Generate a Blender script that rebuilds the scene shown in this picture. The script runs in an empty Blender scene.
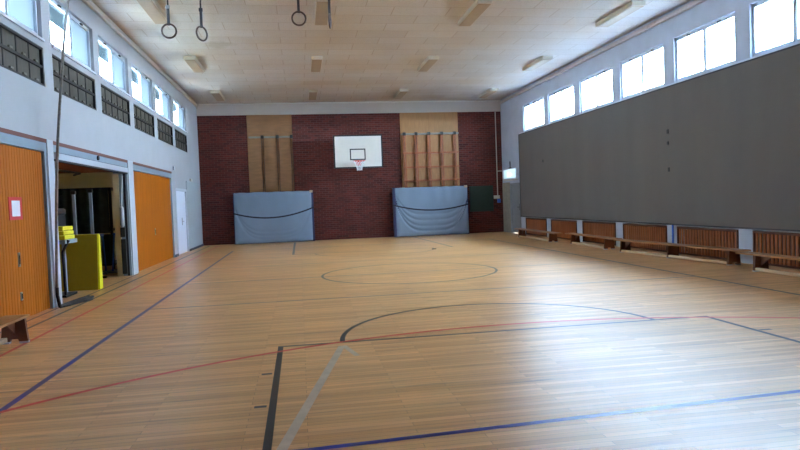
import bpy, bmesh, math, random
from mathutils import Vector, Matrix
S = bpy.context.scene
COL = S.collection
random.seed(7)
PI = math.pi

# ------------------------------------------------------------------ camera
cam_d = bpy.data.cameras.new('camera'); cam = bpy.data.objects.new('camera', cam_d); COL.objects.link(cam)
cam_d.sensor_width = 36; cam_d.lens = 625.92 * 36 / 800; cam_d.clip_start = 0.05; cam_d.clip_end = 500
r_ = Vector((0.98680768, -0.1575772, -0.03714866)); u_ = Vector((0.04263588, 0.03158508, 0.99859129)); f_ = Vector((0.15618187, 0.98700142, -0.03788685))
cam.matrix_world = Matrix(((r_.x, u_.x, -f_.x, -2.187), (r_.y, u_.y, -f_.y, -12.82), (r_.z, u_.z, -f_.z, 1.4814), (0, 0, 0, 1)))
S.camera = cam

# ------------------------------------------------------------------ sky and exposure
w = bpy.data.worlds.new('world'); S.world = w; w.use_nodes = True
nt = w.node_tree; bg = nt.nodes['Background']
tc = nt.nodes.new('ShaderNodeTexCoord'); sx = nt.nodes.new('ShaderNodeSeparateXYZ'); rp = nt.nodes.new('ShaderNodeValToRGB')
nt.links.new(tc.outputs['Generated'], sx.inputs[0]); nt.links.new(sx.outputs['Z'], rp.inputs[0]); nt.links.new(rp.outputs[0], bg.inputs['Color'])
rp.color_ramp.elements[0].position = 0.0; rp.color_ramp.elements[0].color = (0.62, 0.80, 1.0, 1)
rp.color_ramp.elements[1].position = 0.7; rp.color_ramp.elements[1].color = (0.55, 0.76, 1.0, 1)
bg.inputs['Strength'].default_value = 9.0
S.view_settings.view_transform = 'Standard'; S.view_settings.look = 'None'; S.view_settings.gamma = 1; S.view_settings.use_curve_mapping = False
S.view_settings.exposure = 3.25
S.cycles.use_denoising = True
S.cycles.max_bounces = 10; S.cycles.diffuse_bounces = 7; S.cycles.glossy_bounces = 4; S.cycles.transparent_max_bounces = 12
S.cycles.caustics_reflective = False; S.cycles.caustics_refractive = False

# ------------------------------------------------------------------ helpers
def lin(c):
    c = c / 255.0
    return c / 12.92 if c <= 0.04045 else ((c + 0.055) / 1.055) ** 2.4
def rgb(r, g, b): return (lin(r), lin(g), lin(b), 1)

def mat(name, col, rough=0.6, metal=0.0, spec=0.5, noise=0.0, nscale=8.0, stretch=None, emit=0.0, bump=0.0):
    m = bpy.data.materials.new(name); m.use_nodes = True
    n = m.node_tree.nodes; l = m.node_tree.links; p = n['Principled BSDF']
    p.inputs['Roughness'].default_value = rough; p.inputs['Metallic'].default_value = metal
    p.inputs['Specular IOR Level'].default_value = spec; p.inputs['Base Color'].default_value = col
    if noise or bump:
        t = n.new('ShaderNodeTexCoord'); mp = n.new('ShaderNodeMapping'); nz = n.new('ShaderNodeTexNoise')
        l.new(t.outputs['Object'], mp.inputs[0]); l.new(mp.outputs[0], nz.inputs['Vector'])
        nz.inputs['Scale'].default_value = nscale; nz.inputs['Detail'].default_value = 4
        if stretch: mp.inputs['Scale'].default_value = stretch
        if noise:
            r = n.new('ShaderNodeValToRGB'); l.new(nz.outputs['Fac'], r.inputs[0])
            r.color_ramp.elements[0].position = 0.3; r.color_ramp.elements[1].position = 0.7
            r.color_ramp.elements[0].color = tuple(c * (1 - noise) for c in col[:3]) + (1,)
            r.color_ramp.elements[1].color = tuple(min(1, c * (1 + noise)) for c in col[:3]) + (1,)
            l.new(r.outputs[0], p.inputs['Base Color'])
        if bump:
            b = n.new('ShaderNodeBump'); b.inputs['Strength'].default_value = bump; b.inputs['Distance'].default_value = 0.02
            l.new(nz.outputs['Fac'], b.inputs['Height']); l.new(b.outputs[0], p.inputs['Normal'])
    if emit:
        p.inputs['Emission Color'].default_value = col; p.inputs['Emission Strength'].default_value = emit
    return m

class MB:
    """collects shapes that become ONE mesh object"""
    def __init__(s): s.bm = bmesh.new()
    def box(s, x0, x1, y0, y1, z0, z1, bev=0.0):
        b2 = bmesh.new() if bev else s.bm
        vs = [b2.verts.new((x, y, z)) for x in (x0, x1) for y in (y0, y1) for z in (z0, z1)]
        for f in ((0, 1, 3, 2), (4, 6, 7, 5), (0, 4, 5, 1), (2, 3, 7, 6), (0, 2, 6, 4), (1, 5, 7, 3)):
            b2.faces.new([vs[i] for i in f])
        if bev:
            bmesh.ops.recalc_face_normals(b2, faces=b2.faces)
            bmesh.ops.bevel(b2, geom=b2.edges[:], offset=bev, segments=2, affect='EDGES', profile=0.5)
            s.merge(b2)
        return s
    def merge(s, b2):
        me = bpy.data.meshes.new('tmp'); b2.to_mesh(me); b2.free(); s.bm.from_mesh(me); bpy.data.meshes.remove(me)
    def prism(s, pts, axis, a0, a1):
        """polygon pts in the two other axes, extruded along axis"""
        def v(p, a):
            q = list(p); q.insert(axis, a); return s.bm.verts.new(q)
        A = [v(p, a0) for p in pts]; B = [v(p, a1) for p in pts]; n = len(pts)
        s.bm.faces.new(A); s.bm.faces.new(B[::-1])
        for i in range(n): s.bm.faces.new((A[i], B[i], B[(i + 1) % n], A[(i + 1) % n]))
        return s
    def tube(s, path, rad, seg=10, closed=False, flat=None):
        path = [Vector(p) for p in path]; n = len(path); rings = []
        rr = rad if isinstance(rad, (list, tuple)) else [rad] * n
        prev = None
        for i, p in enumerate(path):
            if closed: t = (path[(i + 1) % n] - path[i - 1]).normalized()
            else: t = (path[min(i + 1, n - 1)] - path[max(i - 1, 0)]).normalized()
            if prev is None:
                a = Vector((0, 0, 1)) if abs(t.z) < 0.9 else Vector((1, 0, 0))
                u = t.cross(a).normalized()
            else: u = (prev - t * prev.dot(t)).normalized()
            prev = u; v = t.cross(u)
            rings.append([s.bm.verts.new(p + (u * math.cos(2 * PI * k / seg) + v * math.sin(2 * PI * k / seg)) * rr[i]) for k in range(seg)])
        m = n if closed else n - 1
        for i in range(m):
            A, B = rings[i], rings[(i + 1) % n]
            for k in range(seg): s.bm.faces.new((A[k], A[(k + 1) % seg], B[(k + 1) % seg], B[k]))
        if not closed: s.bm.faces.new(rings[0]); s.bm.faces.new(rings[-1][::-1])
        return s
    def grid(s, fn, nu, nv, thick=0.0):
        V = [[s.bm.verts.new(fn(i / nu, j / nv)) for j in range(nv + 1)] for i in range(nu + 1)]
        for i in range(nu):
            for j in range(nv): s.bm.faces.new((V[i][j], V[i + 1][j], V[i + 1][j + 1], V[i][j + 1]))
        return s
    def build(s, name, m, parent=None, smooth=False, label=None):
        bmesh.ops.recalc_face_normals(s.bm, faces=s.bm.faces)
        me = bpy.data.meshes.new(name); s.bm.to_mesh(me); s.bm.free()
        if smooth:
            for p in me.polygons: p.use_smooth = True
        o = bpy.data.objects.new(name, me); COL.objects.link(o); me.materials.append(m)
        if parent is not None:
            o.parent = parent
            o.matrix_parent_inverse = Matrix.Translation(parent.location).inverted() if parent.location.length else Matrix()
        if label: o['label'] = label
        return o
def thing(name, label, cat, loc=(0, 0, 0), group=None, kind=None):
    o = bpy.data.objects.new(name, None); o.location = loc; o.empty_display_size = 0.1; COL.objects.link(o)
    if kind: o['kind'] = kind
    if label: o['label'] = label
    if cat: o['category'] = cat
    if group: o['group'] = group
    return o
def tag(o, label, cat, group=None):
    o['label'] = label; o['category'] = cat
    if group: o['group'] = group
    return o
def struct(o): o['kind'] = 'structure'; return o
def copy_tree(root, loc):
    """copy of a thing with its parts and sub-parts"""
    c = root.copy(); COL.objects.link(c); c.location = loc
    for ch in list(root.children):
        d = ch.copy(); COL.objects.link(d); d.parent = c; d.matrix_parent_inverse = Matrix()
        for g in ch.children:
            e = g.copy(); COL.objects.link(e); e.parent = d; e.matrix_parent_inverse = Matrix()
    return c

# ------------------------------------------------------------------ room dimensions
XL, XR, YB, YF, H = -6.09, 6.47, 13.17, -14.3, 5.66
LB = [9.53 - 2.54 * k for k in range(6)]     # window bays, left wall
RB = [9.43 - 2.475 * k for k in range(7)]    # window bays, right wall
LH, RH = 1.09, 1.03

# ------------------------------------------------------------------ materials
def wood_floor():
    m = bpy.data.materials.new('strip_parquet'); m.use_nodes = True
    n = m.node_tree.nodes; l = m.node_tree.links; p = n['Principled BSDF']
    t = n.new('ShaderNodeTexCoord')
    br = n.new('ShaderNodeTexBrick'); l.new(t.outputs['Object'], br.inputs['Vector'])
    br.inputs['Scale'].default_value = 1.0; br.inputs['Brick Width'].default_value = 1.1; br.inputs['Row Height'].default_value = 0.062
    br.inputs['Mortar Size'].default_value = 0.0012; br.offset = 0.37; br.offset_frequency = 2
    br.inputs['Bias'].default_value = -0.1
    br.inputs['Color1'].default_value = rgb(238, 184, 120); br.inputs['Color2'].default_value = rgb(208, 150, 90); br.inputs['Mortar'].default_value = rgb(120, 82, 48)
    mp = n.new('ShaderNodeMapping'); mp.inputs['Scale'].default_value = (0.9, 15, 1); l.new(t.outputs['Object'], mp.inputs[0])
    nz = n.new('ShaderNodeTexNoise'); nz.inputs['Scale'].default_value = 1.3; nz.inputs['Detail'].default_value = 5; l.new(mp.outputs[0], nz.inputs['Vector'])
    rr = n.new('ShaderNodeValToRGB'); l.new(nz.outputs['Fac'], rr.inputs[0])
    e = rr.color_ramp.elements; e[0].position = 0.28; e[0].color = (0.36, 0.32, 0.30, 1); e[1].position = 0.37; e[1].color = (0.86, 0.85, 0.84, 1)
    e2 = e.new(0.7); e2.color = (1.12, 1.12, 1.12, 1)
    mx = n.new('ShaderNodeMix'); mx.data_type = 'RGBA'; mx.blend_type = 'MULTIPLY'; mx.inputs[0].default_value = 0.8
    l.new(br.outputs['Color'], mx.inputs[6]); l.new(rr.outputs[0], mx.inputs[7])
    # broad worn patches
    n2 = n.new('ShaderNodeTexNoise'); n2.inputs['Scale'].default_value = 0.5; n2.inputs['Detail'].default_value = 3; l.new(t.outputs['Object'], n2.inputs['Vector'])
    r2 = n.new('ShaderNodeValToRGB'); l.new(n2.outputs['Fac'], r2.inputs[0])
    r2.color_ramp.elements[0].position = 0.35; r2.color_ramp.elements[0].color = (0.88, 0.86, 0.84, 1); r2.color_ramp.elements[1].position = 0.65; r2.color_ramp.elements[1].color = (1, 1, 1, 1)
    m2 = n.new('ShaderNodeMix'); m2.data_type = 'RGBA'; m2.blend_type = 'MULTIPLY'; m2.inputs[0].default_value = 1
    l.new(mx.outputs[2], m2.inputs[6]); l.new(r2.outputs[0], m2.inputs[7]); l.new(m2.outputs[2], p.inputs['Base Color'])
    mr = n.new('ShaderNodeMapRange'); l.new(nz.outputs['Fac'], mr.inputs[0]); mr.inputs[3].default_value = 0.30; mr.inputs[4].default_value = 0.42
    l.new(mr.outputs[0], p.inputs['Roughness']); p.inputs['Specular IOR Level'].default_value = 0.6
    b = n.new('ShaderNodeBump'); b.inputs['Strength'].default_value = 0.15; b.inputs['Distance'].default_value = 0.004
    l.new(nz.outputs['Fac'], b.inputs['Height']); l.new(b.outputs[0], p.inputs['Normal'])
    return m
def brick_wall():
    m = bpy.data.materials.new('dark_red_brick'); m.use_nodes = True
    n = m.node_tree.nodes; l = m.node_tree.links; p = n['Principled BSDF']
    t = n.new('ShaderNodeTexCoord'); s = n.new('ShaderNodeSeparateXYZ'); c = n.new('ShaderNodeCombineXYZ')
    l.new(t.outputs['Object'], s.inputs[0]); l.new(s.outputs['X'], c.inputs['X']); l.new(s.outputs['Z'], c.inputs['Y'])
    br = n.new('ShaderNodeTexBrick'); l.new(c.outputs[0], br.inputs['Vector'])
    br.inputs['Scale'].default_value = 1.0; br.inputs['Brick Width'].default_value = 0.25; br.inputs['Row Height'].default_value = 0.0833
    br.inputs['Mortar Size'].default_value = 0.007; br.inputs['Mortar Smooth'].default_value = 0.2
    br.inputs['Color1'].default_value = rgb(98, 42, 34); br.inputs['Color2'].default_value = rgb(70, 32, 30); br.inputs['Mortar'].default_value = rgb(100, 72, 66)
    nz = n.new('ShaderNodeTexNoise'); nz.inputs['Scale'].default_value = 0.9; nz.inputs['Detail'].default_value = 5; l.new(c.outputs[0], nz.inputs['Vector'])
    r = n.new('ShaderNodeValToRGB'); l.new(nz.outputs['Fac'], r.inputs[0]); r.color_ramp.elements[0].position = 0.3; r.color_ramp.elements[1].position = 0.7
    r.color_ramp.elements[0].color = (0.8, 0.78, 0.78, 1); r.color_ramp.elements[1].color = (1.1, 1.1, 1.12, 1)
    mx = n.new('ShaderNodeMix'); mx.data_type = 'RGBA'; mx.blend_type = 'MULTIPLY'; mx.inputs[0].default_value = 1
    l.new(br.outputs['Color'], mx.inputs[6]); l.new(r.outputs[0], mx.inputs[7]); l.new(mx.outputs[2], p.inputs['Base Color'])
    b = n.new('ShaderNodeBump'); b.inputs['Strength'].default_value = 0.5; b.inputs['Distance'].default_value = 0.01; b.invert = True
    l.new(br.outputs['Fac'], b.inputs['Height']); l.new(b.outputs[0], p.inputs['Normal'])
    p.inputs['Roughness'].default_value = 0.75; p.inputs['Specular IOR Level'].default_value = 0.2
    return m
def ceiling_tiles():
    m = bpy.data.materials.new('acoustic_ceiling_board'); m.use_nodes = True
    n = m.node_tree.nodes; l = m.node_tree.links; p = n['Principled BSDF']
    t = n.new('ShaderNodeTexCoord')
    br = n.new('ShaderNodeTexBrick'); l.new(t.outputs['Object'], br.inputs['Vector'])
    br.inputs['Scale'].default_value = 1.0; br.inputs['Brick Width'].default_value = 1.25; br.inputs['Row Height'].default_value = 0.625
    br.offset = 0.5; br.inputs['Mortar Size'].default_value = 0.012; br.inputs['Mortar Smooth'].default_value = 0.5
    br.inputs['Color1'].default_value = rgb(216, 214, 212); br.inputs['Color2'].default_value = rgb(208, 205, 202); br.inputs['Mortar'].default_value = rgb(190, 180, 170)
    # rows of small holes
    v = n.new('ShaderNodeTexVoronoi'); v.inputs['Scale'].default_value = 22; v.inputs['Randomness'].default_value = 0.6; l.new(t.outputs['Object'], v.inputs['Vector'])
    r = n.new('ShaderNodeValToRGB'); l.new(v.outputs['Distance'], r.inputs[0])
    r.color_ramp.elements[0].position = 0.1; r.color_ramp.elements[0].color = (0.6, 0.58, 0.56, 1); r.color_ramp.elements[1].position = 0.3; r.color_ramp.elements[1].color = (1, 1, 1, 1)
    mx = n.new('ShaderNodeMix'); mx.data_type = 'RGBA'; mx.blend_type = 'MULTIPLY'; mx.inputs[0].default_value = 0.6
    l.new(br.outputs['Color'], mx.inputs[6]); l.new(r.outputs[0], mx.inputs[7])
    # yellowed, stained areas and one old water stain
    n2 = n.new('ShaderNodeTexNoise'); n2.inputs['Scale'].default_value = 0.35; n2.inputs['Detail'].default_value = 5; l.new(t.outputs['Object'], n2.inputs['Vector'])
    r2 = n.new('ShaderNodeValToRGB'); l.new(n2.outputs['Fac'], r2.inputs[0])
    r2.color_ramp.elements[0].position = 0.4; r2.color_ramp.elements[0].color = (1, 1, 1, 1); r2.color_ramp.elements[1].position = 0.68; r2.color_ramp.elements[1].color = (0.95, 0.86, 0.76, 1)
    m2 = n.new('ShaderNodeMix'); m2.data_type = 'RGBA'; m2.blend_type = 'MULTIPLY'; m2.inputs[0].default_value = 1
    l.new(mx.outputs[2], m2.inputs[6]); l.new(r2.outputs[0], m2.inputs[7])
    d = n.new('ShaderNodeVectorMath'); d.operation = 'DISTANCE'; l.new(t.outputs['Object'], d.inputs[0]); d.inputs[1].default_value = (-4.1, 3.9, H)
    n3 = n.new('ShaderNodeTexNoise'); n3.inputs['Scale'].default_value = 3; l.new(t.outputs['Object'], n3.inputs['Vector'])
    ad = n.new('ShaderNodeMath'); ad.operation = 'MULTIPLY_ADD'; l.new(n3.outputs['Fac'], ad.inputs[0]); ad.inputs[1].default_value = 0.7; l.new(d.outputs['Value'], ad.inputs[2])
    r3 = n.new('ShaderNodeValToRGB'); l.new(ad.outputs[0], r3.inputs[0])
    r3.color_ramp.elements[0].position = 0.55; r3.color_ramp.elements[0].color = (0.84, 0.82, 0.76, 1); r3.color_ramp.elements[1].position = 0.8; r3.color_ramp.elements[1].color = (1, 1, 1, 1)
    m3 = n.new('ShaderNodeMix'); m3.data_type = 'RGBA'; m3.blend_type = 'MULTIPLY'; m3.inputs[0].default_value = 1
    l.new(m2.outputs[2], m3.inputs[6]); l.new(r3.outputs[0], m3.inputs[7]); l.new(m3.outputs[2], p.inputs['Base Color'])
    p.inputs['Roughness'].default_value = 0.9; p.inputs['Specular IOR Level'].default_value = 0.2
    return m
def glass(frost=False):
    m = bpy.data.materials.new('frosted_glass' if frost else 'clear_glass'); m.use_nodes = True
    n = m.node_tree.nodes; l = m.node_tree.links; n.remove(n['Principled BSDF']); out = n['Material Output']
    a = n.new('ShaderNodeBsdfTransparent'); a.inputs[0].default_value = (0.02, 0.02, 0.02, 1) if frost else (0.95, 0.98, 1, 1)
    if frost:
        b = n.new('ShaderNodeBsdfTranslucent'); b.inputs[0].default_value = (0.165, 0.184, 0.198, 1)
        mix = n.new('ShaderNodeMixShader'); mix.inputs[0].default_value = 0.93
    else:
        b = n.new('ShaderNodeBsdfGlossy'); b.inputs['Roughness'].default_value = 0.02; b.inputs[0].default_value = (1, 1, 1, 1)
        mix = n.new('ShaderNodeMixShader'); mix.inputs[0].default_value = 0.05
    l.new(a.outputs[0], mix.inputs[1]); l.new(b.outputs[0], mix.inputs[2]); l.new(mix.outputs[0], out.inputs['Surface'])
    return m
M = dict(
    floor=wood_floor(), brick=brick_wall(), ceil=ceiling_tiles(), glass=glass(), frost=glass(True),
    plaster=mat('white_wall_paint', rgb(176, 180, 186), 0.75, noise=0.03, nscale=1.5, spec=0.3),
    plaster_r=mat('greyish_wall_paint', rgb(182, 190, 204), 0.75, noise=0.06, nscale=2, spec=0.3),
    beam=mat('white_beam_paint', rgb(186, 180, 174), 0.7, noise=0.03, nscale=2),
    frame=mat('window_frame_paint', rgb(205, 215, 228), 0.45, noise=0.02),
    trim_l=mat('cornice_paint', rgb(206, 204, 196), 0.6, noise=0.03), trim_r=mat('cornice_paint_dusty', rgb(188, 178, 176), 0.6, noise=0.05),
    doorwood=mat('orange_door_wood', rgb(180, 98, 12), 0.55, spec=0.2, noise=0.14, nscale=1.5, stretch=(14, 14, 0.6)),
    groove=mat('dark_groove', rgb(122, 62, 14), 0.8), brownstrip=mat('brown_lintel_strip', rgb(112, 62, 48), 0.6),
    bluegrey=mat('blue_grey_metal', rgb(138, 156, 172), 0.5, noise=0.05, nscale=3), palegrey=mat('pale_grey_metal', rgb(186, 194, 204), 0.5),
    dark=mat('dark_rubber', rgb(28, 28, 34), 0.7), black=mat('black_metal', rgb(22, 22, 26), 0.5), chrome=mat('worn_chrome', rgb(170, 172, 178), 0.3, metal=0.8),
    mat_cover=mat('grey_blue_vinyl', rgb(116, 132, 150), 0.5, noise=0.06, nscale=1.2), mat_side=mat('navy_vinyl', rgb(38, 40, 78), 0.55),
    belt=mat('black_webbing', rgb(20, 22, 38), 0.7), padgrey=mat('grey_felt_covering', rgb(108, 104, 99), 0.95, noise=0.05, nscale=1.1, stretch=(1, 1.2, 0.3), spec=0.1),
    padrim=mat('dark_edging', rgb(52, 52, 60), 0.7), ply=mat('plywood', rgb(156, 112, 66), 0.6, noise=0.12, nscale=2.5, stretch=(6, 6, 1)),
    ply_d=mat('varnished_plywood', rgb(132, 92, 54), 0.6, noise=0.14, nscale=2.5, stretch=(1, 1, 5)),
    bars=mat('climbing_bar_wood', rgb(152, 84, 42), 0.5, noise=0.15, nscale=3, stretch=(6, 6, 1)), bars_d=mat('dark_frame_wood', rgb(84, 58, 38), 0.55),
    white=mat('white_board_paint', rgb(200, 194, 184), 0.45, noise=0.02), orange=mat('orange_rim_paint', rgb(214, 52, 32), 0.4), net=mat('white_net_cord', rgb(225, 225, 225), 0.8),
    green=mat('dark_green_board', rgb(26, 46, 38), 0.65, noise=0.08), slat=mat('radiator_slat_wood', rgb(160, 92, 50), 0.5, noise=0.2, nscale=2, stretch=(10, 10, 0.7)),
    slat_f=mat('radiator_frame_wood', rgb(84, 44, 26), 0.5, noise=0.15), bench=mat('bench_wood', rgb(170, 118, 72), 0.4, noise=0.15, nscale=2, stretch=(8, 0.6, 8)),
    bench_leg=mat('bench_leg_wood', rgb(110, 64, 36), 0.5, noise=0.18, nscale=3), rail=mat('pale_bench_rail', rgb(206, 180, 146), 0.5, noise=0.08, stretch=(8, 0.6, 8)),
    foot=mat('pale_rubber_foot', rgb(200, 200, 210), 0.5), yellow=mat('yellow_vinyl', rgb(214, 190, 12), 0.5, noise=0.06), yellow_l=mat('bright_yellow_vinyl', rgb(232, 222, 30), 0.5),
    store=mat('cream_store_paint', rgb(228, 216, 178), 0.8, noise=0.06, nscale=1.5), store_c=mat('store_ceiling_paint', rgb(190, 176, 150), 0.9),
    tarp=mat('dark_green_sheet', rgb(44, 62, 60), 0.7, noise=0.3, nscale=5), steel=mat('grey_steel_tube', rgb(146, 160, 184), 0.35, metal=0.3),
    blue=mat('blue_steel', rgb(52, 100, 200), 0.45), rope=mat('hemp_rope', rgb(138, 134, 130), 0.9, noise=0.2, nscale=30), leather=mat('dark_leather', rgb(40, 34, 32), 0.7),
    ringwood=mat('dark_ring_wood', rgb(64, 44, 38), 0.4), strap=mat('dark_strap', rgb(58, 60, 66), 0.8), lampbody=mat('cream_enamel', rgb(216, 210, 196), 0.5), diffuser=mat('yellowed_diffuser', rgb(176, 156, 130), 0.5, noise=0.04),
    red=mat('red_card', rgb(206, 50, 56), 0.6), paper=mat('white_paper', rgb(222, 222, 232), 0.8), ink=mat('grey_ink', rgb(110, 112, 122), 0.8),
    exitlamp=mat('lit_exit_panel', (0.62, 0.9, 0.95, 1), 0.4, emit=0.09), exitmark=mat('exit_mark', (0.9, 1, 1, 1), 0.4, emit=0.3), bounce_ground=mat('ground_bounce_tone', rgb(116, 114, 110), 0.9, noise=0.06, nscale=0.3),
    eaves=mat('dark_blue_grey_eaves', rgb(38, 47, 54), 0.9, spec=0.0), facade=mat('pale_facade', rgb(200, 205, 205), 0.9), doorwhite=mat('white_door_paint', rgb(222, 228, 242), 0.5), door_grey=mat('dull_door_paint', rgb(134, 138, 140), 0.6, noise=0.05), panelgrey=mat('grey_green_door_paint', rgb(166, 178, 184), 0.6, noise=0.03),
    vent=mat('grey_brown_vent', rgb(74, 69, 60), 0.5, noise=0.25, nscale=3, stretch=(3, 9, 1)), ventframe=mat('dark_vent_frame', rgb(40, 40, 38), 0.6), ventcatch=mat('dull_catch', rgb(120, 118, 108), 0.6),
    l_blue=mat('blue_line_paint', rgb(12, 36, 134), 0.3, spec=0.35, noise=0.1), l_black=mat('black_line_paint', rgb(22, 22, 32), 0.3, spec=0.35, noise=0.15), l_red=mat('red_line_paint', rgb(214, 40, 24), 0.3, spec=0.35, noise=0.1),
    l_silver=mat('worn_grey_line_paint', rgb(196, 178, 160), 0.3, spec=0.35, noise=0.12), l_navy=mat('navy_line_paint', rgb(44, 44, 70), 0.3, spec=0.35, noise=0.1), l_dred=mat('dark_red_line_paint', rgb(104, 52, 44), 0.3, spec=0.35, noise=0.1),
)

# ------------------------------------------------------------------ structure: floor, ceiling
def wall_holes(x0, x1, ya, yb, za, zb, holes, mb):
    """wall slab x0..x1 over y/z with rectangular holes (y0,y1,z0,z1)"""
    ys = sorted({ya, yb, *[h[0] for h in holes], *[h[1] for h in holes]}); zs = sorted({za, zb, *[h[2] for h in holes], *[h[3] for h in holes]})
    ys = [y for y in ys if ya <= y <= yb]
    for i in range(len(ys) - 1):
        run = None
        for j in range(len(zs) - 1):
            cy, cz = (ys[i] + ys[i + 1]) / 2, (zs[j] + zs[j + 1]) / 2
            hole = any(h[0] < cy < h[1] and h[2] < cz < h[3] for h in holes)
            if not hole: run = (run[0], zs[j + 1]) if run else (zs[j], zs[j + 1])
            if (hole or j == len(zs) - 2) and run: mb.box(x0, x1, ys[i], ys[i + 1], run[0], run[1]); run = None
    return mb
floor = struct(MB().box(-10.9, 6.9, YF - .3, YB + .3, -0.2, 0).build('floor', M['floor']))
ceiling = struct(MB().box(XL - .3, XR + .3, YF - .3, YB + .3, H, H + .25).build('ceiling', M['ceil']))
D1, D2, D3 = (-5.0, -2.25), (-1.95, 2.42), (2.92, 7.45)
holes = [(D1[0], D1[1], 0, 2.66), (D2[0], D2[1], 0, 2.66), (D3[0], D3[1], 0, 2.66), (8.0, 9.9, 0, 2.13)]
for y in LB: holes += [(y - LH, y + LH, 4.24, 5.10), (y - LH, y + LH, 3.50, 4.11)]
struct(wall_holes(XL - .3, XL, YF, YB, 0, H, holes, MB()).build('wall_left', M['plaster']))
holes = [(y - RH, y + RH, 3.98, 5.0) for y in RB] + [(y - RH, y + RH, 0.0, .66) for y in RB] + [(11.05, 12.15, 0, 2.02)]
struct(wall_holes(XR, XR + .3, YF, YB, 0, H, holes, MB()).build('wall_right', M['plaster_r']))
# the back wall is of brick below a white beam
struct(MB().box(XL - .3, XR + .3, YB, YB + .3, 0, 5.17).build('wall_back', M['brick']))
struct(MB().box(XL, XR, YB - .02, YB + .3, 5.17, H).box(XL, XR, YB - .05, YB - .02, 5.17, 5.21).build('trim_1', M['beam']))
struct(MB().box(XL - .3, XR + .3, YF - .3, YF, 0, H).build('wall_front', M['plaster']))
struct(MB().box(XL, XL + .07, YF, YB - .05, H - .17, H - .07, .015).box(XL + .001, XL + .03, YF, YB - .05, H - .07, H - .02).build('trim_2', M['trim_l']))
struct(MB().box(XR - .09, XR, YF, YB - .05, H - .19, H - .09, .015).build('trim_3', M['trim_r']))
struct(MB().box(XL, XR, YB - .07, YB - .02, H - .06, H - .01, .01).build('trim_4', M['trim_l']))
struct(MB().box(XL, XL + .03, 9.95, YB, 0, .08).box(XL, XL + .03, 7.5, 7.95, 0, .08).build('baseboard_left', M['padrim']))
# the unseen ground outside, added and toned for bounce light, and the eaves
struct(MB().box(-90, 90, -90, 90, -.6, -.25).build('ground', M['bounce_ground']))
struct(MB().box(XL - .9, XL - .3, YF, YB, 5.36, 5.5).build('eaves_left', M['eaves']))
struct(MB().box(XL - 1.2, XR + 1.0, YF - .5, YB + .5, H + .26, H + .5).build('roof', M['facade']))

# ------------------------------------------------------------------ windows
def window(n, x, yc, hw, z0, z1, side, frost):
    """side -1 = left wall (room to +x)"""
    t = thing('window_%d' % n, None, None, (x, yc, z0), kind='structure')
    s = -side   # towards the room
    g = .09     # depth of glass behind wall face
    X = lambda a, b: (min(x + s * a, x + s * b), max(x + s * a, x + s * b))
    fb = MB(); a, b = X(-g - .0125, -g + .03)
    fb.box(a, b, yc - hw, yc - hw + .06, z0, z1).box(a, b, yc + hw - .06, yc + hw, z0, z1)
    fb.box(a, b, yc - hw, yc + hw, z0, z0 + .06).box(a, b, yc - hw, yc + hw, z1 - .06, z1)
    mm = yc - .02
    fb.box(a, b, mm - .035, mm + .035, z0 + .06, z1 - .06)
    # sashes a little proud of the frame
    a2, b2 = X(-g + .03, -g + .045)
    for (p, q) in ((yc - hw + .05, mm - .02), (mm + .02, yc + hw - .05)):
        fb.box(a2, b2, p, p + .03, z0 + .05, z1 - .05).box(a2, b2, q - .03, q, z0 + .05, z1 - .05).box(a2, b2, p, q, z0 + .05, z0 + .08).box(a2, b2, p, q, z1 - .08, z1 - .05)
    fb.build('window_frame', M['frame'], t)
    a, b = X(-g - .012, -g - .004)
    MB().box(a, b, yc - hw + .06, mm - .035, z0 + .06, z1 - .06).build('pane', M['glass'], t)
    MB().box(a, b, mm + .035, yc + hw - .06, z0 + .06, z1 - .06).build('pane', M['frost'] if frost else M['glass'], t)
    a, b = X(-g + .03, .035)
    MB().box(a, b, yc - hw, yc + hw, z0 - .035, z0 - .001).build('window_sill', M['frame'], t)
    if frost:
        a, b = X(-.302, -g - .013)
        MB().box(a, b, yc - hw + .001, yc + hw - .001, z1 - .02, z1 - .001).box(a, b, yc + hw - .02, yc + hw - .001, z0 + .001, z1 - .02).build('added_dark_lining', M['eaves'], t)  # dark lining added so the outer reveal stays dim
    hb = MB(); a, b = X(-g + .045, -g + .075)
    for yy in (yc - hw * .5, yc + hw * .5): hb.box(a, b, yy - .05, yy + .05, z1 - .07, z1 - .045)
    hb.build('window_catch', M['padrim'], t)
    return t
nwin = 1
for y in LB: window(nwin, XL, y, LH, 4.24, 5.10, -1, True); nwin += 1
for y in RB: window(nwin, XR, y, RH, 3.98, 5.0, 1, False); nwin += 1

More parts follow.
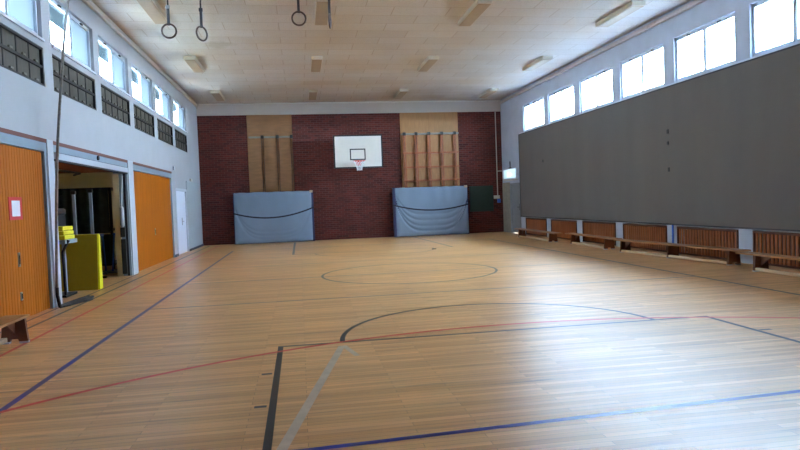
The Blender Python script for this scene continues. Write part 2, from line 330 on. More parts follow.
# dark ventilation panels under the left windows
ordn = ['nearest the brick back wall', 'second from the brick back wall', 'third from the brick back wall', 'fourth from the brick back wall',
        'right behind the hanging climbing ropes', 'cut off by the left edge of the photo']
def vent_panel(y, label):
    t = thing('ventilation_panel', label, 'ventilation panel', (XL, y, 3.5), 'ventilation panels under the left windows')
    m = MB(); a, b = XL - .10, XL - .01
    z0, z1, y0, y1 = 3.5, 4.11, y - LH, y + LH; zm = (z0 + z1) / 2
    for (p, q) in ((z0, z0 + .035), (z1 - .035, z1), (zm - .02, zm + .02)): m.box(a, b, y0, y1, p, q)
    m.box(a, b, y0, y0 + .03, z0, z1).box(a, b, y1 - .03, y1, z0, z1)
    for k in range(1, 5): yy = y0 + (y1 - y0) * k / 5; m.box(a, b - .03, yy - .012, yy + .012, z0, z1)
    m.build('frame', M['ventframe'], t)
    for r in range(2):
        for k in range(5):
            ya = y0 + (y1 - y0) * k / 5 + .02; yb2 = y0 + (y1 - y0) * (k + 1) / 5 - .02
            za = (z0 + .035, zm + .02)[r]; zb = (zm - .02, z1 - .035)[r]
            f = MB().box(XL - .09, XL - .05, ya, yb2, za, zb).build('flap', M['vent'], t)
            MB().box(XL - .05, XL - .02, (ya + yb2) / 2 - .05, (ya + yb2) / 2 + .05, za + .02, za + .05).build('catch', M['ventcatch'], f)
    return t
for y, lb in zip(LB, ordn): vent_panel(y, 'dark grey-brown ventilation panel, ' + lb)

# ------------------------------------------------------------------ left wall doors
def slat_door(name, y0, y1, handles):
    t = thing(name, None, None, (XL, y0, 0), kind='structure')
    MB().box(XL - .10, XL - .06, y0 + .05, y1 - .05, .01, 2.46).build('door_backing', M['groove'], t)
    m = MB(); n = round((y1 - y0 - .1) / .085); w_ = (y1 - y0 - .1) / n
    for k in range(n): m.box(XL - .06, XL - .035, y0 + .05 + k * w_ + .004, y0 + .05 + (k + 1) * w_ - .004, .012, 2.45)
    m.build('door_leaf', M['doorwood'], t)
    MB().box(XL - .08, XL + .012, y0 - .02, y1 + .02, 2.46, 2.60).box(XL - .08, XL + .01, y0, y0 + .05, 0, 2.46).box(XL - .08, XL + .01, y1 - .05, y1, 0, 2.46).build('door_frame', M['bluegrey'], t)
    MB().box(XL - .08, XL + .02, y0 - .03, y1 + .03, 2.60, 2.66).build('lintel_strip', M['brownstrip'], t)
    for (yy, zz, h) in handles:
        hm = MB().box(XL - .036, XL - .022, yy - .03, yy + .03, zz - h, zz + h, .005)
        hd = hm.build('door_handle', M['chrome'], t)
        MB().box(XL - .022, XL - .018, yy - .012, yy + .012, zz - h * .6, zz + h * .6).build('grip_slot', M['dark'], hd)
    return t
slat_door('door_1', D1[0], D1[1], [(-3.3, .86, .10), (-3.29, .34, .06)])
slat_door('door_3', D3[0], D3[1], [(5.1, .9, .09)])
# open tilting door of the store room: the leaf hangs level under the lintel
t = thing('door_2', None, None, (XL, D2[0], 0), kind='structure')
MB().box(XL - .06, XL + .012, D2[0] - .02, D2[1] + .02, 2.49, 2.60).build('door_frame', M['bluegrey'], t)
MB().box(XL - .06, XL + .02, D2[0] - .03, D2[1] + .03, 2.60, 2.66).build('lintel_strip', M['brownstrip'], t)
MB().box(XL - .05, XL + .005, D2[0], D2[1], 2.475, 2.49).box(XL - .05, XL + .03, D2[0] + .04, D2[1] - .04, 2.34, 2.37).build('seal', M['dark'], t)
MB().box(XL - .05, XL + .04, D2[0] + .04, D2[1] - .04, 2.37, 2.475).build('leaf_edge', M['palegrey'], t)
MB().box(XL - 2.4, XL - .05, D2[0] + .06, D2[1] - .06, 2.39, 2.43).build('door_leaf', M['groove'], t)
MB().tube([(XL + .04, .3, 2.55), (XL + .012, .3, 2.55)], .045, 12).build('door_lock', M['dark'], t)
MB().box(XL - .25, XL + .012, D2[0], D2[0] + .04, 0, 2.34).box(XL - .25, XL + .012, D2[1] - .05, D2[1], 0, 2.34).build('door_jamb', M['bluegrey'], t)
yj = D2[1] - .05
MB().box(XL - .30, XL - .17, yj - .012, yj, 0, 2.34).build('jamb_board', M['store'], t)
MB().box(XL - .075, XL - .03, yj - .02, yj, 0, 2.34).build('guide_rail', M['dark'], t)
sp_ = MB().tube([(XL - .12, yj - .07, z) for z in (1.12, 1.16, 1.2, 1.4, 1.56, 1.6)], [.02, .045, .05, .05, .045, .02], 12).tube([(XL - .12, yj - .07, 1.6), (XL - .10, yj - .06, 1.95), (XL - .08, yj - .04, 2.3)], .012, 6)
sp_.build('door_spring', M['palegrey'], t)
MB().box(XL - .17, XL - .07, yj - .10, yj - .012, .9, 1.12).box(XL - .17, XL - .07, yj - .08, yj - .012, .05, .85).build('spring_box', M['ventframe'], t)
MB().tube([(XL - .5, D2[0] + .1, 2.3), (XL - .55, 1.0, 2.3), (XL - 1.1, 2.3, 2.34)], .022, 8).build('tilt_bar', M['black'], t)
# pale pillars between the doors
struct(MB().box(XL, XL + .03, D1[1] + .03, D2[0] - .03, 0, 2.66).build('trim_6', M['palegrey']))
struct(MB().box(XL, XL + .03, D2[1] + .03, D3[0] - .03, 0, 2.66).build('trim_7', M['palegrey']))
# white door near the back
t = thing('door_4', None, None, (XL, 8.0, 0), kind='structure')
MB().box(XL - .08, XL - .04, 8.04, 9.86, .01, 2.09).build('door_leaf', M['doorwhite'], t)
MB().box(XL - .1, XL + .015, 7.95, 8.04, 0, 2.17).box(XL - .1, XL + .015, 9.86, 9.95, 0, 2.17).box(XL - .1, XL + .015, 7.95, 9.95, 2.09, 2.17).build('door_frame', M['palegrey'], t)
MB().box(XL - .04, XL - .025, 9.1, 9.2, .95, 1.2, .004).tube([(XL - .03, 9.15, 1.08), (XL + .03, 9.15, 1.08), (XL + .03, 9.03, 1.08)], .01).build('door_handle', M['chrome'], t)
struct(MB().box(XL, XL + .02, 9.96, 12.75, .08, 2.42).box(XL, XL + .035, 9.96, 12.75, 2.42, 2.46).build('trim_8', M['panelgrey']))
tag(MB().box(XL + .002, XL + .07, 10.7, 10.95, 2.48, 2.58, .01).build('wall_box', M['white']), 'small white box on the left wall above the grey panel by the back corner', 'wall box')
tag(MB().box(XL + .002, XL + .05, 7.75, 7.9, 2.72, 2.84, .01).build('wall_socket', M['palegrey']), 'small pale socket on the left wall just above the white door', 'socket')

# right door by the back corner
t = thing('door_5', None, None, (XR, 11.05, 0), kind='structure')
MB().box(XR + .04, XR + .08, 11.09, 12.11, .01, 1.98).build('door_leaf', M['door_grey'], t)
MB().box(XR - .015, XR + .1, 11.0, 11.09, 0, 2.05).box(XR - .015, XR + .1, 12.11, 12.2, 0, 2.05).box(XR - .015, XR + .1, 11.0, 12.2, 1.98, 2.05).build('door_frame', M['door_grey'], t)
MB().box(XR + .025, XR + .04, 11.2, 11.25, .95, 1.2).tube([(XR + .03, 11.22, 1.07), (XR - .03, 11.22, 1.07), (XR - .03, 11.34, 1.07)], .01).build('door_handle', M['black'], t)

struct(MB().box(XR - .02, XR, 12.22, YB - .02, 0, 2.1).build('trim_13', mat('stained_cream_paint', rgb(150, 140, 122), .7, noise=.12)))
# ------------------------------------------------------------------ store room shell
struct(MB().box(-10.9, -10.6, -3.2, 9.2, 0, 2.8).build('wall_store_far', M['store']))
struct(MB().box(-10.6, XL - .3, 9.0, 9.2, 0, 2.8).build('wall_store_back', M['store']))
struct(MB().box(-10.6, XL - .3, -3.2, -3.0, 0, 2.8).build('wall_store_front', M['store']))
struct(MB().box(-10.9, XL - .3, -3.2, 9.2, 2.8, 2.95).build('ceiling_store', M['store_c']))

# ------------------------------------------------------------------ court lines, painted on the floor
def line(pts, w_, name, m, label, z=.0012):
    mb = MB(); n = len(pts); L = []; Rr = []
    for i in range(n):
        a = Vector(pts[max(i - 1, 0)]); b = Vector(pts[min(i + 1, n - 1)]); d = (b - a).normalized(); nn = Vector((-d.y, d.x)) * w_ / 2; p = Vector(pts[i])
        L.append(mb.bm.verts.new((p.x + nn.x, p.y + nn.y, z))); Rr.append(mb.bm.verts.new((p.x - nn.x, p.y - nn.y, z)))
    for i in range(n - 1): mb.bm.faces.new((L[i], L[i + 1], Rr[i + 1], Rr[i]))
    o = mb.build(name, m, floor, label=label)
    return o
def arc(cx, cy, r, a0, a1, n=96): return [(cx + r * math.cos(math.radians(a0 + (a1 - a0) * i / n)), cy + r * math.sin(math.radians(a0 + (a1 - a0) * i / n))) for i in range(n + 1)]
BL = 'painted blue court line'; RD = 'painted red court line'; BK = 'painted black court line'
line([(-4.5, -9.0), (-4.5, 9.0)], .06, 'blue_sideline', M['l_blue'], BL)
line([(4.5, -9.0), (4.5, 9.0)], .06, 'blue_sideline', M['l_navy'], BL)
line([(-4.5, -9.06), (-2.2, -9.04), (4.5, -8.66)], .055, 'blue_end_line', M['l_blue'], BL)
line([(-4.5, 9), (4.5, 9)], .05, 'blue_end_line', M['l_navy'], BL, .0010)
line([(-4.47, -3), (4.5, -3)], .045, 'blue_attack_line', M['l_navy'], BL, .0010)
line([(-4.47, 3), (4.5, 3)], .04, 'blue_attack_line', M['l_navy'], BL, .0010)
line([(-4.47, 0), (4.5, 0)], .045, 'blue_centre_line', M['l_navy'], BL, .0010)
line(arc(0, 0, 1.8, 0, 360, 128), .05, 'centre_circle', M['l_black'], BK, .0016)
line(arc(0, -6.17, 1.8, 0, 180), .055, 'free_throw_arc', M['l_black'], BK, .0016)
line([(-2.47, -6.17), (2.47, -6.17)], .045, 'free_throw_line', M['l_black'], BK, .0014)
line([(-2.45, -6.15), (-2.45, -12.2)], .055, 'key_line', M['l_black'], BK, .0018)
line([(2.45, -6.15), (2.45, -12.2)], .055, 'key_line', M['l_black'], BK, .0018)
for y in (-7.22, -8.13): line([(-2.585, y), (-2.495, y)], .05, 'key_tick', M['l_black'], BK, .0014)
for y in (-7.0, -7.9): line([(2.49, y), (2.62, y)], .05, 'key_tick', M['l_black'], BK, .0014)
line(arc(0, 6.17, 1.8, 180, 360), .04, 'free_throw_arc', M['l_dred'], 'faint brown court line', .0016)
line([(-2.45, 6.15), (-2.45, 12.4)], .07, 'key_line', M['l_black'], BK, .0018)
line([(2.45, 6.15), (2.35, 12.4)], .055, 'key_line', M['l_black'], BK, .0018)
line([(-2.45, 6.17), (2.45, 6.17)], .045, 'free_throw_line', M['l_dred'], RD, .0014)
line([(-1.82, -6.34), (-2.36, -9.0), (-2.62, -10.4)], .07, 'worn_line', M['l_silver'], 'worn pale grey court line', .0013)
line([(-1.80, -6.33), (-1.70, -6.8)], .055, 'worn_line', M['l_silver'], 'worn pale grey court line', .0013)
line(arc(.2, -12.65, 6.8, 142, 37, 128), .06, 'red_goal_arc', M['l_red'], RD, .0020)
line([(-5.39, -10), (-5.39, 12.4)], .05, 'red_sideline', M['l_red'], RD)
line([(-5.77, -10), (-5.77, 12.6)], .05, 'black_sideline', M['l_black'], BK)
line([(-6.02, -4.9), (-6.02, 2.7)], .04, 'dark_threshold_line', M['l_dred'], 'dark red line along the doors')
tag(MB().tube([(1.76, 5.69, .001), (1.76, 5.69, .012)], .07, 20).build('floor_socket', M['black']), 'small round dark socket cover in the floor before the right mat', 'floor socket')

# ------------------------------------------------------------------ right wall: grey padded panel
PXF = 6.40
t = thing('wall_pad', 'huge grey felt-covered impact panel fixed along the right wall under the windows', 'wall panel', (XR, 0, .7))
MB().box(PXF, XR - .005, -13.2, 10.80, .72, 3.90).build('covering', M['padgrey'], t)
MB().box(PXF - .012, XR - .005, -13.2, 10.83, 3.90, 3.93).box(PXF - .012, XR - .005, -13.2, 10.83, .69, .72).box(PXF - .012, XR - .005, 10.80, 10.83, .72, 3.90).build('edging', M['padrim'], t)
for (y, z, h) in ((.75, 2.88, .05), (.75, 2.61, .04), (.73, 1.99, .05), (8.4, 2.72, .05)):
    MB().box(PXF - .02, PXF, y - .03, y + .03, z - h, z + h, .004).build('bracket', M['black'], t)
struct(MB().box(XR - .05, XR, -13.2, 10.8, 3.931, 3.975).build('trim_9', M['frame']))

# radiator covers in the niches
rl = ['nearest the dark corner door', 'second from the corner door, behind the joint of two benches', 'third from the corner door, behind the bench start',
      'fourth from the corner door, beside the thin blue pipe', 'between the blue pipe and the widest white pillar', 'rightmost, cut off by the photo edge']
def rad_cover(y, label, full):
    t = thing('radiator_cover', label, 'radiator cover', (XR, y, 0), 'slatted radiator covers along the right wall')
    y0, y1 = y - RH + .005, y + RH - .005
    MB().box(XR - .02, XR + .05, y0, y1, .61, .655).box(XR - .02, XR + .05, y0, y0 + .035, .02, .61).box(XR - .02, XR + .05, y1 - .035, y1, .02, .61).box(XR + .0, XR + .04, y0, y1, .02, .06).build('frame', M['slat_f'], t)
    m = MB(); n = 20; s = (y1 - y0 - .07) / n
    for k in range(n): m.box(XR - .005, XR + .018, y0 + .035 + s * k + s * .24, y0 + .035 + s * (k + 1) - s * .24, .06, .61)
    m.build('slats', M['slat'], t)
    MB().box(XR + .13, XR + .2, y0 + .1, y1 - .1, .08, .58).build('radiator', M['dark'], t)
    return t
for y, lb in zip(RB, rl): rad_cover(y, 'brown wooden slatted radiator cover, ' + lb, True)
back = MB()
for y in RB: back.box(XR + .25, XR + .299, y - RH, y + RH, 0, .66)
struct(back.build('trim_10', M['groove']))
tag(MB().tube([(XR - .03, .70, 0), (XR - .03, .70, .69)], .022).build('heating_pipe', M['blue']), 'thin blue upright pipe on the white pillar between two radiator covers', 'pipe')

# ------------------------------------------------------------------ benches
def bench(xc, y0, y1, label, grp='low gym benches', rot=0, inset=.48, mid=False):
    t = thing('gym_bench', label, 'bench', (xc, (y0 + y1) / 2, 0), grp)
    MB().box(xc - .135, xc + .135, y0, y1, .285, .315, .006).build('seat', M['bench'], t)
    for yy, s in ((y0 + inset, 1), (y1 - inset, -1)) + ((((y0 + y1) / 2, 1),) if mid else ()):
        l_ = MB().prism([(xc - .12, .285), (xc + .12, .285), (xc + .145, .021), (xc + .05, .021), (xc + .04, .05), (xc - .04, .05), (xc - .05, .021), (xc - .145, .021)], 1, yy - .022, yy + .022)
        l_.prism([(yy, .285), (yy + s * .28, .285), (yy, .10)], 0, xc - .015, xc + .015)
        lg = l_.build('leg', M['bench_leg'], t)
        for q in (-.10, .10): MB().box(xc + q - .045, xc + q + .045, yy - .03, yy + .03, 0, .022).build('foot', M['foot'], lg)
    MB().box(xc - .13, xc - .07, y0 + inset + .024, y1 - inset - .024, .022, .075, .006).build('balance_rail', M['rail'], t)
    t.rotation_euler.z = math.radians(rot)
    return t
bench(5.74, 5.55, 9.55, 'low wooden bench farthest back along the right wall, starting by the corner door', rot=-1.5)
bench(5.90, 2.20, 5.40, 'low wooden bench between the farthest one and the one beside the blue pipe', rot=-2)
bench(5.93, -2.16, 2.00, 'low wooden bench standing at a slight angle in front of the thin blue pipe', rot=5.0, mid=True, inset=.30)
bench(5.84, -6.4, -2.40, 'nearest right low bench, running out of the photo at the right edge')
bench(-5.52, -8.9, -4.88, 'low wooden bench by the left slatted door, only its end in view', 'low gym bench on the left', inset=.10)

# ------------------------------------------------------------------ exit lamp, pipe and green board at the back right corner
t = thing('exit_lamp', 'glowing white emergency exit light box on the wall above the right corner door', 'exit light', (XR, 12.0, 2.1))
MB().box(XR - .12, XR - .002, 11.25, 12.65, 2.16, 2.2, .004).box(XR - .03, XR - .002, 11.3, 12.6, 2.2, 2.28).build('shelf', M['white'], t)
MB().box(XR - .10, XR - .002, 11.15, 12.75, 2.22, 2.66, .01).build('housing', M['palegrey'], t)
MB().box(XR - .108, XR - .10, 11.22, 12.68, 2.26, 2.62).build('lit_panel', M['exitlamp'], t)
MB().box(XR - .112, XR - .108, 12.05, 12.2, 2.33, 2.5).prism([(11.65, 2.42), (11.8, 2.50), (11.8, 2.45), (11.98, 2.45), (11.98, 2.39), (11.8, 2.39), (11.8, 2.34)], 0, XR - .112, XR - .108).build('exit_symbol', M['exitmark'], t)
MB().tube([(XR - .05, 12.0, 2.62), (XR - .05, 12.0, 2.95)], .02).box(XR - .08, XR - .02, 11.9, 12.1, 2.62, 2.7).build('conduit', M['dark'], t)
tag(MB().tube([(6.22, YB - .04, 5.15), (6.22, YB - .04, 1.58)], .022).tube([(6.22, YB - .04, 2.62), (6.46, YB - .04, 2.62)], .018).build('white_conduit', M['beam']), 'thin white vertical conduit on the brick near the right corner', 'conduit')
t = thing('socket_box', 'white socket box with blue plug below the conduit on the brick wall', 'socket', (6.25, YB, 1.4))
MB().box(6.05, 6.30, YB - .09, YB - .001, 1.44, 1.58, .01).build('box', M['white'], t)
MB().box(6.20, 6.33, YB - .10, YB - .001, 1.26, 1.43, .01).build('plug', M['blue'], t)
t = thing('green_board', 'dark green board on the brick wall right of the right mat', 'board', (5.5, YB, 1))
MB().box(5.0, 6.0, YB - .06, YB - .001, .93, 2.0, .006).build('board', M['green'], t)
MB().box(4.98, 6.02, YB - .065, YB - .001, .91, .93).box(4.98, 6.02, YB - .065, YB - .001, 2.0, 2.02).box(4.98, 5.0, YB - .065, YB - .001, .93, 2.0).box(6.0, 6.02, YB - .065, YB - .001, .93, 2.0).build('frame', M['ventframe'], t)

# ------------------------------------------------------------------ plywood panels and climbing frames
struct(MB().box(-4.17, -2.38, YB - .03, YB - .001, .05, 5.17).build('trim_11', M['ply_d']))
struct(MB().box(2.08, 4.56, YB - .03, YB - .001, .05, 5.17).build('trim_12', M['ply']))
def climbing(name, label, xs, x0, x1, zt, rungs, mp_, mr, pw, dep, pt):
    t = thing(name, label, 'climbing frame', ((x0 + x1) / 2, YB - .1, 0))
    MB().box(x0, x1, YB - .03 - dep, YB - .03, zt - .035, zt + .035, .006).build('top_beam', M['ventcatch'], t)
    for x in xs:
        for dx in pw:
            MB().box(x + dx - pt, x + dx + pt, YB - .03 - dep, YB - .04, .03, zt - .035, .006).build('post', mp_, t)
        MB().box(x - .06, x + .06, YB - .045 - dep, YB - .03, zt - .06, zt + .07, .01).build('bracket', M['ventframe'], t)
    for z in rungs:
        MB().box(x0 + .02, x1 - .02, YB - .045 - dep, YB - .05 - dep * .3, z - .036, z + .036, .006).build('rung', mr, t)
    return t
climbing('gym_wall_bars', 'open wooden climbing frame with square rungs above the right mat', [2.22, 2.72, 3.27, 3.82, 4.38], 2.1, 4.55, 4.27, [3.47, 2.88, 2.32, 1.7, 1.1, .5], M['bars'], M['bars'], (-.034, .034), .14, .026)
climbing('gym_wall_bars', 'folded climbing frame with thin dark uprights above the left mat', [-3.58, -2.98, -2.42], -4.12, -2.36, 4.27, [], M['bars_d'], M['bars_d'], (-.035, .035), .06, .012)

# ------------------------------------------------------------------ large mats against the back wall
def big_mat(x0, x1, zt, strap, label, tilt, folds, il, ir):
    t = thing('gym_mat', label, 'gym mat', ((x0 + x1) / 2, 12.9, 0), 'large soft floor mats leaning on the back wall')
    yb_, yt = 12.62, 12.62 + tilt      # front face at the bottom and the top
    th = .2
    m = MB(); pr = []
    m.prism([(yb_ + .03, .01), (yb_ + .03 + th, .01), (yt + .03 + th, zt - .01), (yt + .03, zt - .01)], 0, x0, x1)
    body = m.build('foam_body', M['mat_side'], t)
    def fn(u, v):
        x = x0 + il + (x1 - x0 - il - ir) * u; z = .02 + (zt - .03) * v
        y = yb_ + .03 + (yt - yb_) * v
        e = min(u, 1 - u, v * .7, (1 - v) * .7)
        bulge = .045 * min(1, e / .04) ** .5 if e > 0 else -.006
        sag = 0
        uu = (2 * u - 1)
        for k, (c, a) in enumerate(folds):
            d = v - (c + .62 * uu ** 4 * (1.1 - c)); sag += a * math.exp(-(d / .026) ** 2) * (0.25 + abs(uu)) * min(1, e / .03 + .2 if e > 0 else 0)
        w_ = .012 * math.sin(u * 34 + 1.5 * math.sin(u * 9)) * max(0, (v - .6)) * 2.2
        return Vector((x, y - bulge + sag + w_, z))
    MB().grid(fn, 96, 80).build('cover', M['mat_cover'], t, smooth=True)
    # black strap hanging in a curve across the face
    (za, zm, zb) = strap
    p = []
    for i in range(33):
        u = i / 32; z = za + (zb - za) * u - ((za + zb) / 2 - zm) * (1 - (2 * u - 1) ** 2)
        p.append((x0 - .01 + (x1 - x0 + .02) * u, z))
    s = MB(); A = []; B = []
    def yy(z): return yb_ + .03 + (yt - yb_) * z / zt - .055
    rows = [[s.bm.verts.new((x, yy(z) + dy, z + dz)) for (dy, dz) in ((0, .028), (-.008, .028), (-.008, -.028), (0, -.028))] for x, z in p]
    for a_, b_ in zip(rows, rows[1:]):
        for k in range(4): s.bm.faces.new((a_[k], a_[(k + 1) % 4], b_[(k + 1) % 4], b_[k]))
    s.bm.faces.new(rows[0]); s.bm.faces.new(rows[-1][::-1])
    s.build('strap', M['belt'], t)
    c = MB().box(x1 - .14, x1 - .02, yt - .045, yt + .1, zt - .09, zt + .0, .01)
    c.build('corner_patch', M['rail'], t)
    return t
big_mat(-4.80, -1.65, 2.06, (1.24, 1.02, 1.38), 'large grey-blue mat with a black sagging strap under the left climbing frame', .10, [(.14, .02), (.22, .012), (.07, .016)], .02, .07)
big_mat(1.61, 4.78, 2.05, (1.33, 1.07, 1.27), 'large grey-blue creased mat standing before the right climbing frame', .10, [(.10, .05), (.2, .036), (.32, .03), (.44, .02)], .09, .01)

# ------------------------------------------------------------------ basketball backboard
bx, by, bz = .13, 11.5, 2.88; bw, bh = .9, 1.18
t = thing('basketball_backboard', 'white basketball backboard with orange hoop on the brick back wall', 'basketball hoop', (bx, by, bz))
MB().box(bx - bw, bx + bw, by, by + .03, bz, bz + bh).build('board', M['white'], t)
fr = .055
MB().box(bx - bw - fr, bx + bw + fr, by + .005, by + .08, bz - fr, bz).box(bx - bw - fr, bx + bw + fr, by + .005, by + .08, bz + bh, bz + bh + fr).box(bx - bw - fr, bx - bw, by + .005, by + .08, bz, bz + bh).box(bx + bw, bx + bw + fr, by + .005, by + .08, bz, bz + bh).build('board_frame', M['black'], t)
a, b, c, d, q = -.20, .41, 3.14, 3.58, .045
MB().box(a, b, by - .003, by, c, c + q).box(a, b, by - .003, by, d - q, d).box(a, a + q, by - .003, by, c + q, d - q).box(b - q, b, by - .003, by, c + q, d - q).build('target_square', M['black'], t)
hx, hy, hz, hr = bx - .01, by - .36, 3.08, .225
h_ = MB().tube([(hx + hr * math.cos(i * PI / 18), hy + hr * math.sin(i * PI / 18), hz) for i in range(36)], .011, 8, closed=True)
h_.box(hx - .11, hx + .11, by - .15, by, hz - .02, hz + .005).box(hx - .10, hx + .10, by - .02, by - .003, hz - .16, hz + .05)
h_.prism([(by - .13, hz - .01), (by - .01, hz - .01), (by - .01, hz - .14)], 0, hx - .02, hx + .02)
rim = h_.build('hoop', M['orange'], t, smooth=False)
n_ = MB(); levels = [(hz - .01, hr), (hz - .09, hr * .82), (hz - .18, hr * .62), (hz - .27, hr * .46), (hz - .36, hr * .42)]
K = 12
for s_ in (1, -1):
    for k in range(K):
        pth = [(hx + r * math.cos(2 * PI * (k + s_ * .5 * i) / K), hy + r * math.sin(2 * PI * (k + s_ * .5 * i) / K), z) for i, (z, r) in enumerate(levels)]
        n_.tube(pth, .006, 5)
n_.build('net', M['net'], rim)
ar = MB()
for x in (bx - .55, bx + .55):
    ar.tube([(x, by + .05, 3.85), (x, YB, 3.95)], .03).tube([(x, by + .05, 3.1), (x, YB, 3.2)], .03).tube([(x, by + .3, 3.86), (x, YB - .05, 3.2)], .02)
    ar.box(x - .05, x + .05, by + .03, by + .08, 2.95, 4.0).box(x - .06, x + .06, YB - .03, YB - .001, 3.05, 4.05)
ar.build('wall_bracket', M['black'], t)

# ------------------------------------------------------------------ ceiling lights (switched off)
def clight(xc, y0, y1):
    t = thing('ceiling_light', 'x', 'ceiling light', (xc, (y0 + y1) / 2, H), 'long box lights on the ceiling')
    MB().box(xc - .16, xc + .16, y0, y1, H - .10, H - .001, .008).build('housing', M['lampbody'], t)
    MB().box(xc - .14, xc + .14, y0 + .03, y1 - .03, H - .112, H - .10, .004).build('diffuser', M['diffuser'], t)
    return t
proto = clight(-5.0, 5.1, 6.8)
# the children are laid out in world space; give them local meshes so that copies can move
for ch in proto.children:
    ch.data.transform(Matrix.Translation(-proto.location)); ch.matrix_parent_inverse = Matrix()
first = True
cols = [(-5.0, 'leftmost column'), (-1.54, 'second column from the left'), (1.82, 'third column from the left'), (5.3, 'rightmost column')]
rows = [(.85, 'nearest row'), (5.95, 'middle row'), (11.15, 'far row')]
for x, cl in cols:
    for y, rl_ in rows:
        o = proto if first else copy_tree(proto, (x, y, H)); first = False
        o.location = (x, y, H); o['label'] = 'cream box light on the ceiling, ' + cl + ', ' + rl_

# ------------------------------------------------------------------ gymnastics rings
def gym_ring(x, z, ang, label, buckle):
    y = -2.8; R_ = .105
    t = thing('gym_ring', label, 'gymnastic ring', (x, y, z), 'gymnastic rings hanging from the ceiling')
    ca, sa = math.cos(ang), math.sin(ang)
    MB().tube([(x + R_ * math.cos(k * PI / 20) * ca, y + R_ * math.cos(k * PI / 20) * sa, z + R_ * math.sin(k * PI / 20)) for k in range(40)], .0145, 10, closed=True).build('ring', M['ringwood'], t, smooth=True)
    MB().box(x - .02, x + .02, y - .012, y + .012, z + R_ - .02, z + R_ + .24, .004).build('strap', M['strap'], t)
    MB().box(x - .028, x + .028, y - .018, y + .018, z + R_ + .23, z + R_ + .28, .004).build('buckle', M['chrome'] if buckle else M['strap'], t)
    MB().tube([(x, y, z + R_ + .27), (x, y, H - .04)], .013, 8).build('rope', M['strap'], t)
    MB().box(x - .04, x + .04, y - .04, y + .04, H - .05, H - .001).build('ceiling_hook', M['black'], t)
gym_ring(-4.037, 4.19, 0.0, 'leftmost gymnastic ring, seen face on, with a metal buckle above its strap', True)
gym_ring(-3.558, 4.155, .9, 'second gymnastic ring from the left, turned half sideways', False)
gym_ring(-2.08, 4.396, 0.05, 'third gymnastic ring from the left, the highest seen as a full circle', False)
gym_ring(-1.60, 4.36, 1.42, 'rightmost gymnastic ring, turned edge on so it looks like a bar', False)

# ------------------------------------------------------------------ climbing ropes drawn aside to the pillar
def rope(dx, dy, tail, label, floor_tail):
    t = thing('climbing_rope', label, 'climbing rope', (-5.9 + dx, -2.5 + dy, 0), 'climbing ropes tied to the pillar by the left doors')
    pts = [(-5.42, -2.5, 5.62), (-5.54, -2.5, 4.73), (-5.637, -2.5, 4.05), (-5.694, -2.5, 3.52), (-5.747, -2.5, 3.07), (-5.809, -2.5, 2.46), (-5.864, -2.5, 1.7), (-5.905, -2.5, .93), (-5.93, -2.5, .35)]
    n = len(pts); out = []
    for i, p in enumerate(pts):
        f = min(1, max(0, (i - 0) / 5)); out.append((p[0] + dx * (.6 + .4 * f), p[1] + dy * (.6 + .4 * f), p[2]))
    sp = []
    for i in range(n - 1):      # smooth the polyline
        p0, p1, p2, p3 = (Vector(out[max(i - 1, 0)]), Vector(out[i]), Vector(out[i + 1]), Vector(out[min(i + 2, n - 1)]))
        for k in range(6):
            s = k / 6; sp.append(.5 * ((2 * p1) + (p2 - p0) * s + (2 * p0 - 5 * p1 + 4 * p2 - p3) * s * s + (3 * p1 - p0 - 3 * p2 + p3) * s ** 3))
    sp.append(Vector(out[-1]))
    MB().tube(sp, .015, 8).build('rope', M['rope'], t, smooth=True)
    e = sp[-1]
    MB().tube([e, e + Vector((0, 0, -.12)), (e.x + .02, e.y + .03, .04)] + floor_tail, .02, 8).build('rope_end', M['leather'], t, smooth=True, label='dark leather rope end lying on the floor')
    MB().box(out[0][0] - .03, out[0][0] + .03, out[0][1] - .03, out[0][1] + .03, 5.6, H - .001).build('ceiling_hook', M['black'], t)
rope(0, 0, 0, 'climbing rope nearest the camera in the bundle hanging beside the left pillar', [(-5.86, -2.1, .03), (-5.8, -1.8, .028), (-5.72, -1.6, .028)])
rope(-.04, .07, 0, 'middle climbing rope of the bundle hanging beside the left pillar', [(-5.92, -1.95, .03), (-5.86, -1.6, .028), (-5.80, -1.3, .028)])
rope(-.06, .15, 0, 'climbing rope of the bundle nearest the open store room', [(-5.97, -1.8, .03), (-5.95, -1.5, .028), (-5.9, -1.2, .028)])

# ------------------------------------------------------------------ notice on the left door
t = thing('notice', 'white sheet on a red card stuck on the left slatted door', 'notice', (XL - .03, -3.32, 1.58))
MB().box(XL - .034, XL - .026, -3.52, -3.11, 1.42, 1.74).build('card', M['red'], t)
MB().box(XL - .026, XL - .022, -3.44, -3.19, 1.47, 1.69).build('sheet', M['paper'], t)

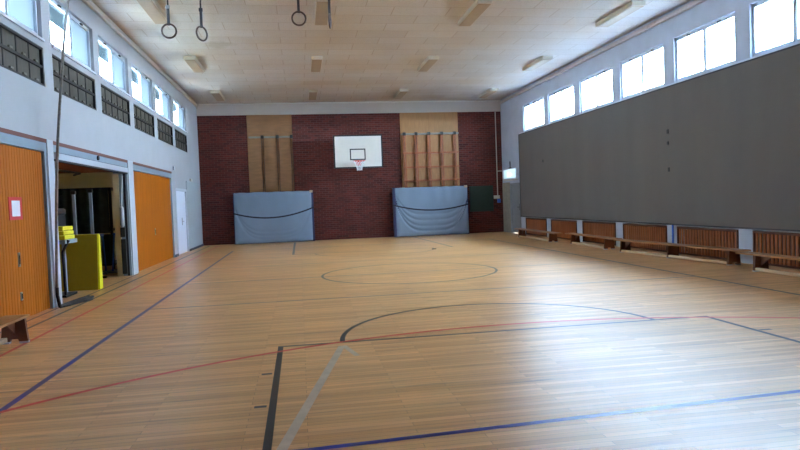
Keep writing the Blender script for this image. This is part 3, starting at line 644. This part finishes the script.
# ------------------------------------------------------------------ store room contents
t = thing('equipment_rack', 'tall dark rack hung with dark green sheets at the back of the store room', 'rack', (-7.6, 4.6, 0))
f = MB()
for x in (-8.25, -6.98):
    for y in (4.05, 5.2): f.box(x, x + .06, y, y + .06, 0, 2.1)
for z in (.12, 1.0, 2.06): f.box(-8.25, -6.92, 4.05, 5.26, z, z + .05)
f.build('rack_frame', M['black'], t)
def sheet(u, v): return Vector((-8.2 + 1.22 * u, 4.03 + .02 * math.sin(u * 40) * (1 - v * .4), .95 + 1.14 * v))
MB().grid(sheet, 80, 6).build('hanging_sheet', M['tarp'], t, smooth=True)
def sheet(u, v): return Vector((-8.2 + 1.22 * u, 4.08 + .015 * math.sin(u * 31), .14 + .78 * v))
MB().grid(sheet, 80, 6).build('lower_sheet', M['tarp'], t, smooth=True)
def stand(x, y, h, label):
    t = thing('upright_stand', label, 'stand', (x, y, 0), 'steel upright stands in the store room')
    MB().box(x - .03, x + .03, y - .03, y + .03, .04, h, .004).build('pole', M['steel'], t)
    MB().box(x - .25, x + .25, y - .04, y + .04, 0, .045, .006).box(x - .04, x + .04, y - .25, y + .25, 0, .045, .006).build('base', M['black'], t)
    MB().box(x - .045, x + .045, y - .045, y + .045, h - .05, h + .02, .006).build('cap', M['black'], t)
stand(-7.12, 2.0, 1.95, 'left pale steel upright stand behind the yellow mat')
stand(-6.80, 2.1, 1.98, 'right pale steel upright stand behind the yellow mat')
t = thing('vault_box', 'black padded box left of the steel stands in the store room', 'vault box', (-7.5, 1.4, 0))
MB().box(-7.95, -7.17, 1.1, 1.6, .05, 1.45, .01).build('box_body', M['black'], t); MB().box(-7.97, -7.15, 1.08, 1.62, 1.45, 1.6, .05).build('padded_top', M['dark'], t)
# yellow mat on its edge, leaning back
t = thing('yellow_mat', 'yellow gym mat standing on edge in the store room opening', 'gym mat', (-6.6, 0, 0))
m_ = MB().prism([(-.14, .01), (-.12, .01), (-.01, 1.06), (-.03, 1.06)], 0, -7.25, -6.07); m_.build('mat_face', mat('shaded_yellow_vinyl', rgb(150, 128, 6), 0.55, noise=.05), t)  # same yellow mat, shade on its face put into the darker colour
m_ = MB().prism([(-.12, .01), (.10, .01), (.07, 1.05), (-.01, 1.07)], 0, -7.25, -6.04); m_.build('mat_body', M['yellow_l'], t)  # brighter yellow stands for the side lit by the windows
MB().tube([(-6.62, -.115, .70), (-6.64, -.16, .66), (-6.64, -.17, .58), (-6.62, -.135, .52)], .012, 8).build('carry_handle', M['leather'], t)
# trolley with a stack of yellow mats
t = thing('mat_trolley', 'blue-topped trolley with a slanting black strut beside the left pillar', 'trolley', (-6.7, -1.0, 0))
MB().box(-7.3, -6.2, -1.3, -.7, .96, 1.03, .006).build('top', M['bluegrey'], t)
for (x, y) in ((-7.25, -1.25), (-7.25, -.75), (-6.42, -.75)): MB().box(x - .025, x + .025, y - .025, y + .025, .06, .96).build('leg', M['steel'], t)
MB().tube([(-6.18, -1.2, 1.02), (-6.28, -1.2, .82), (-6.27, -1.2, .06)], .024, 8).build('strut', M['black'], t)
MB().box(-7.27, -6.24, -1.27, -.73, .03, .07).build('base_frame', M['black'], t)
for k, lb in enumerate(('lowest of the three', 'middle of the three', 'topmost of the three')):
    tag(MB().box(-7.2 + .01 * k, -6.22 - .012 * k, -1.25, -.75, 1.031 + k * .078, 1.105 + k * .078, .015).build('folded_mat', M['yellow_l']), 'bright yellow folded mat on the trolley, ' + lb, 'gym mat', 'yellow mats on the trolley')
def blue_frame(x, y, label):
    t = thing('blue_trestle', label, 'trestle', (x, y, 0), 'blue steel trestles in the store room')
    for yy in (y - .28, y + .28): MB().tube([(x, yy, .05), (x + .02, y + (yy - y) * .3, .95)], .022, 8).build('leg', M['blue'], t)
    MB().tube([(x + .02, y - .12, .94), (x + .02, y + .12, .94)], .03, 8).build('top_bar', M['blue'], t)
    for q in (-.29, .29): MB().box(x - .2, x + .2, y + q - .03, y + q + .03, .01, .05).build('foot', M['steel'], t)
blue_frame(-6.95, 3.15, 'blue steel trestle just right of the yellow mat')
blue_frame(-6.72, 3.45, 'second blue steel trestle, nearer the cream pillar')
struct(MB().box(-7.0, -6.75, 5.0, 5.3, 0, 2.8).build('pillar_store', M['store']))
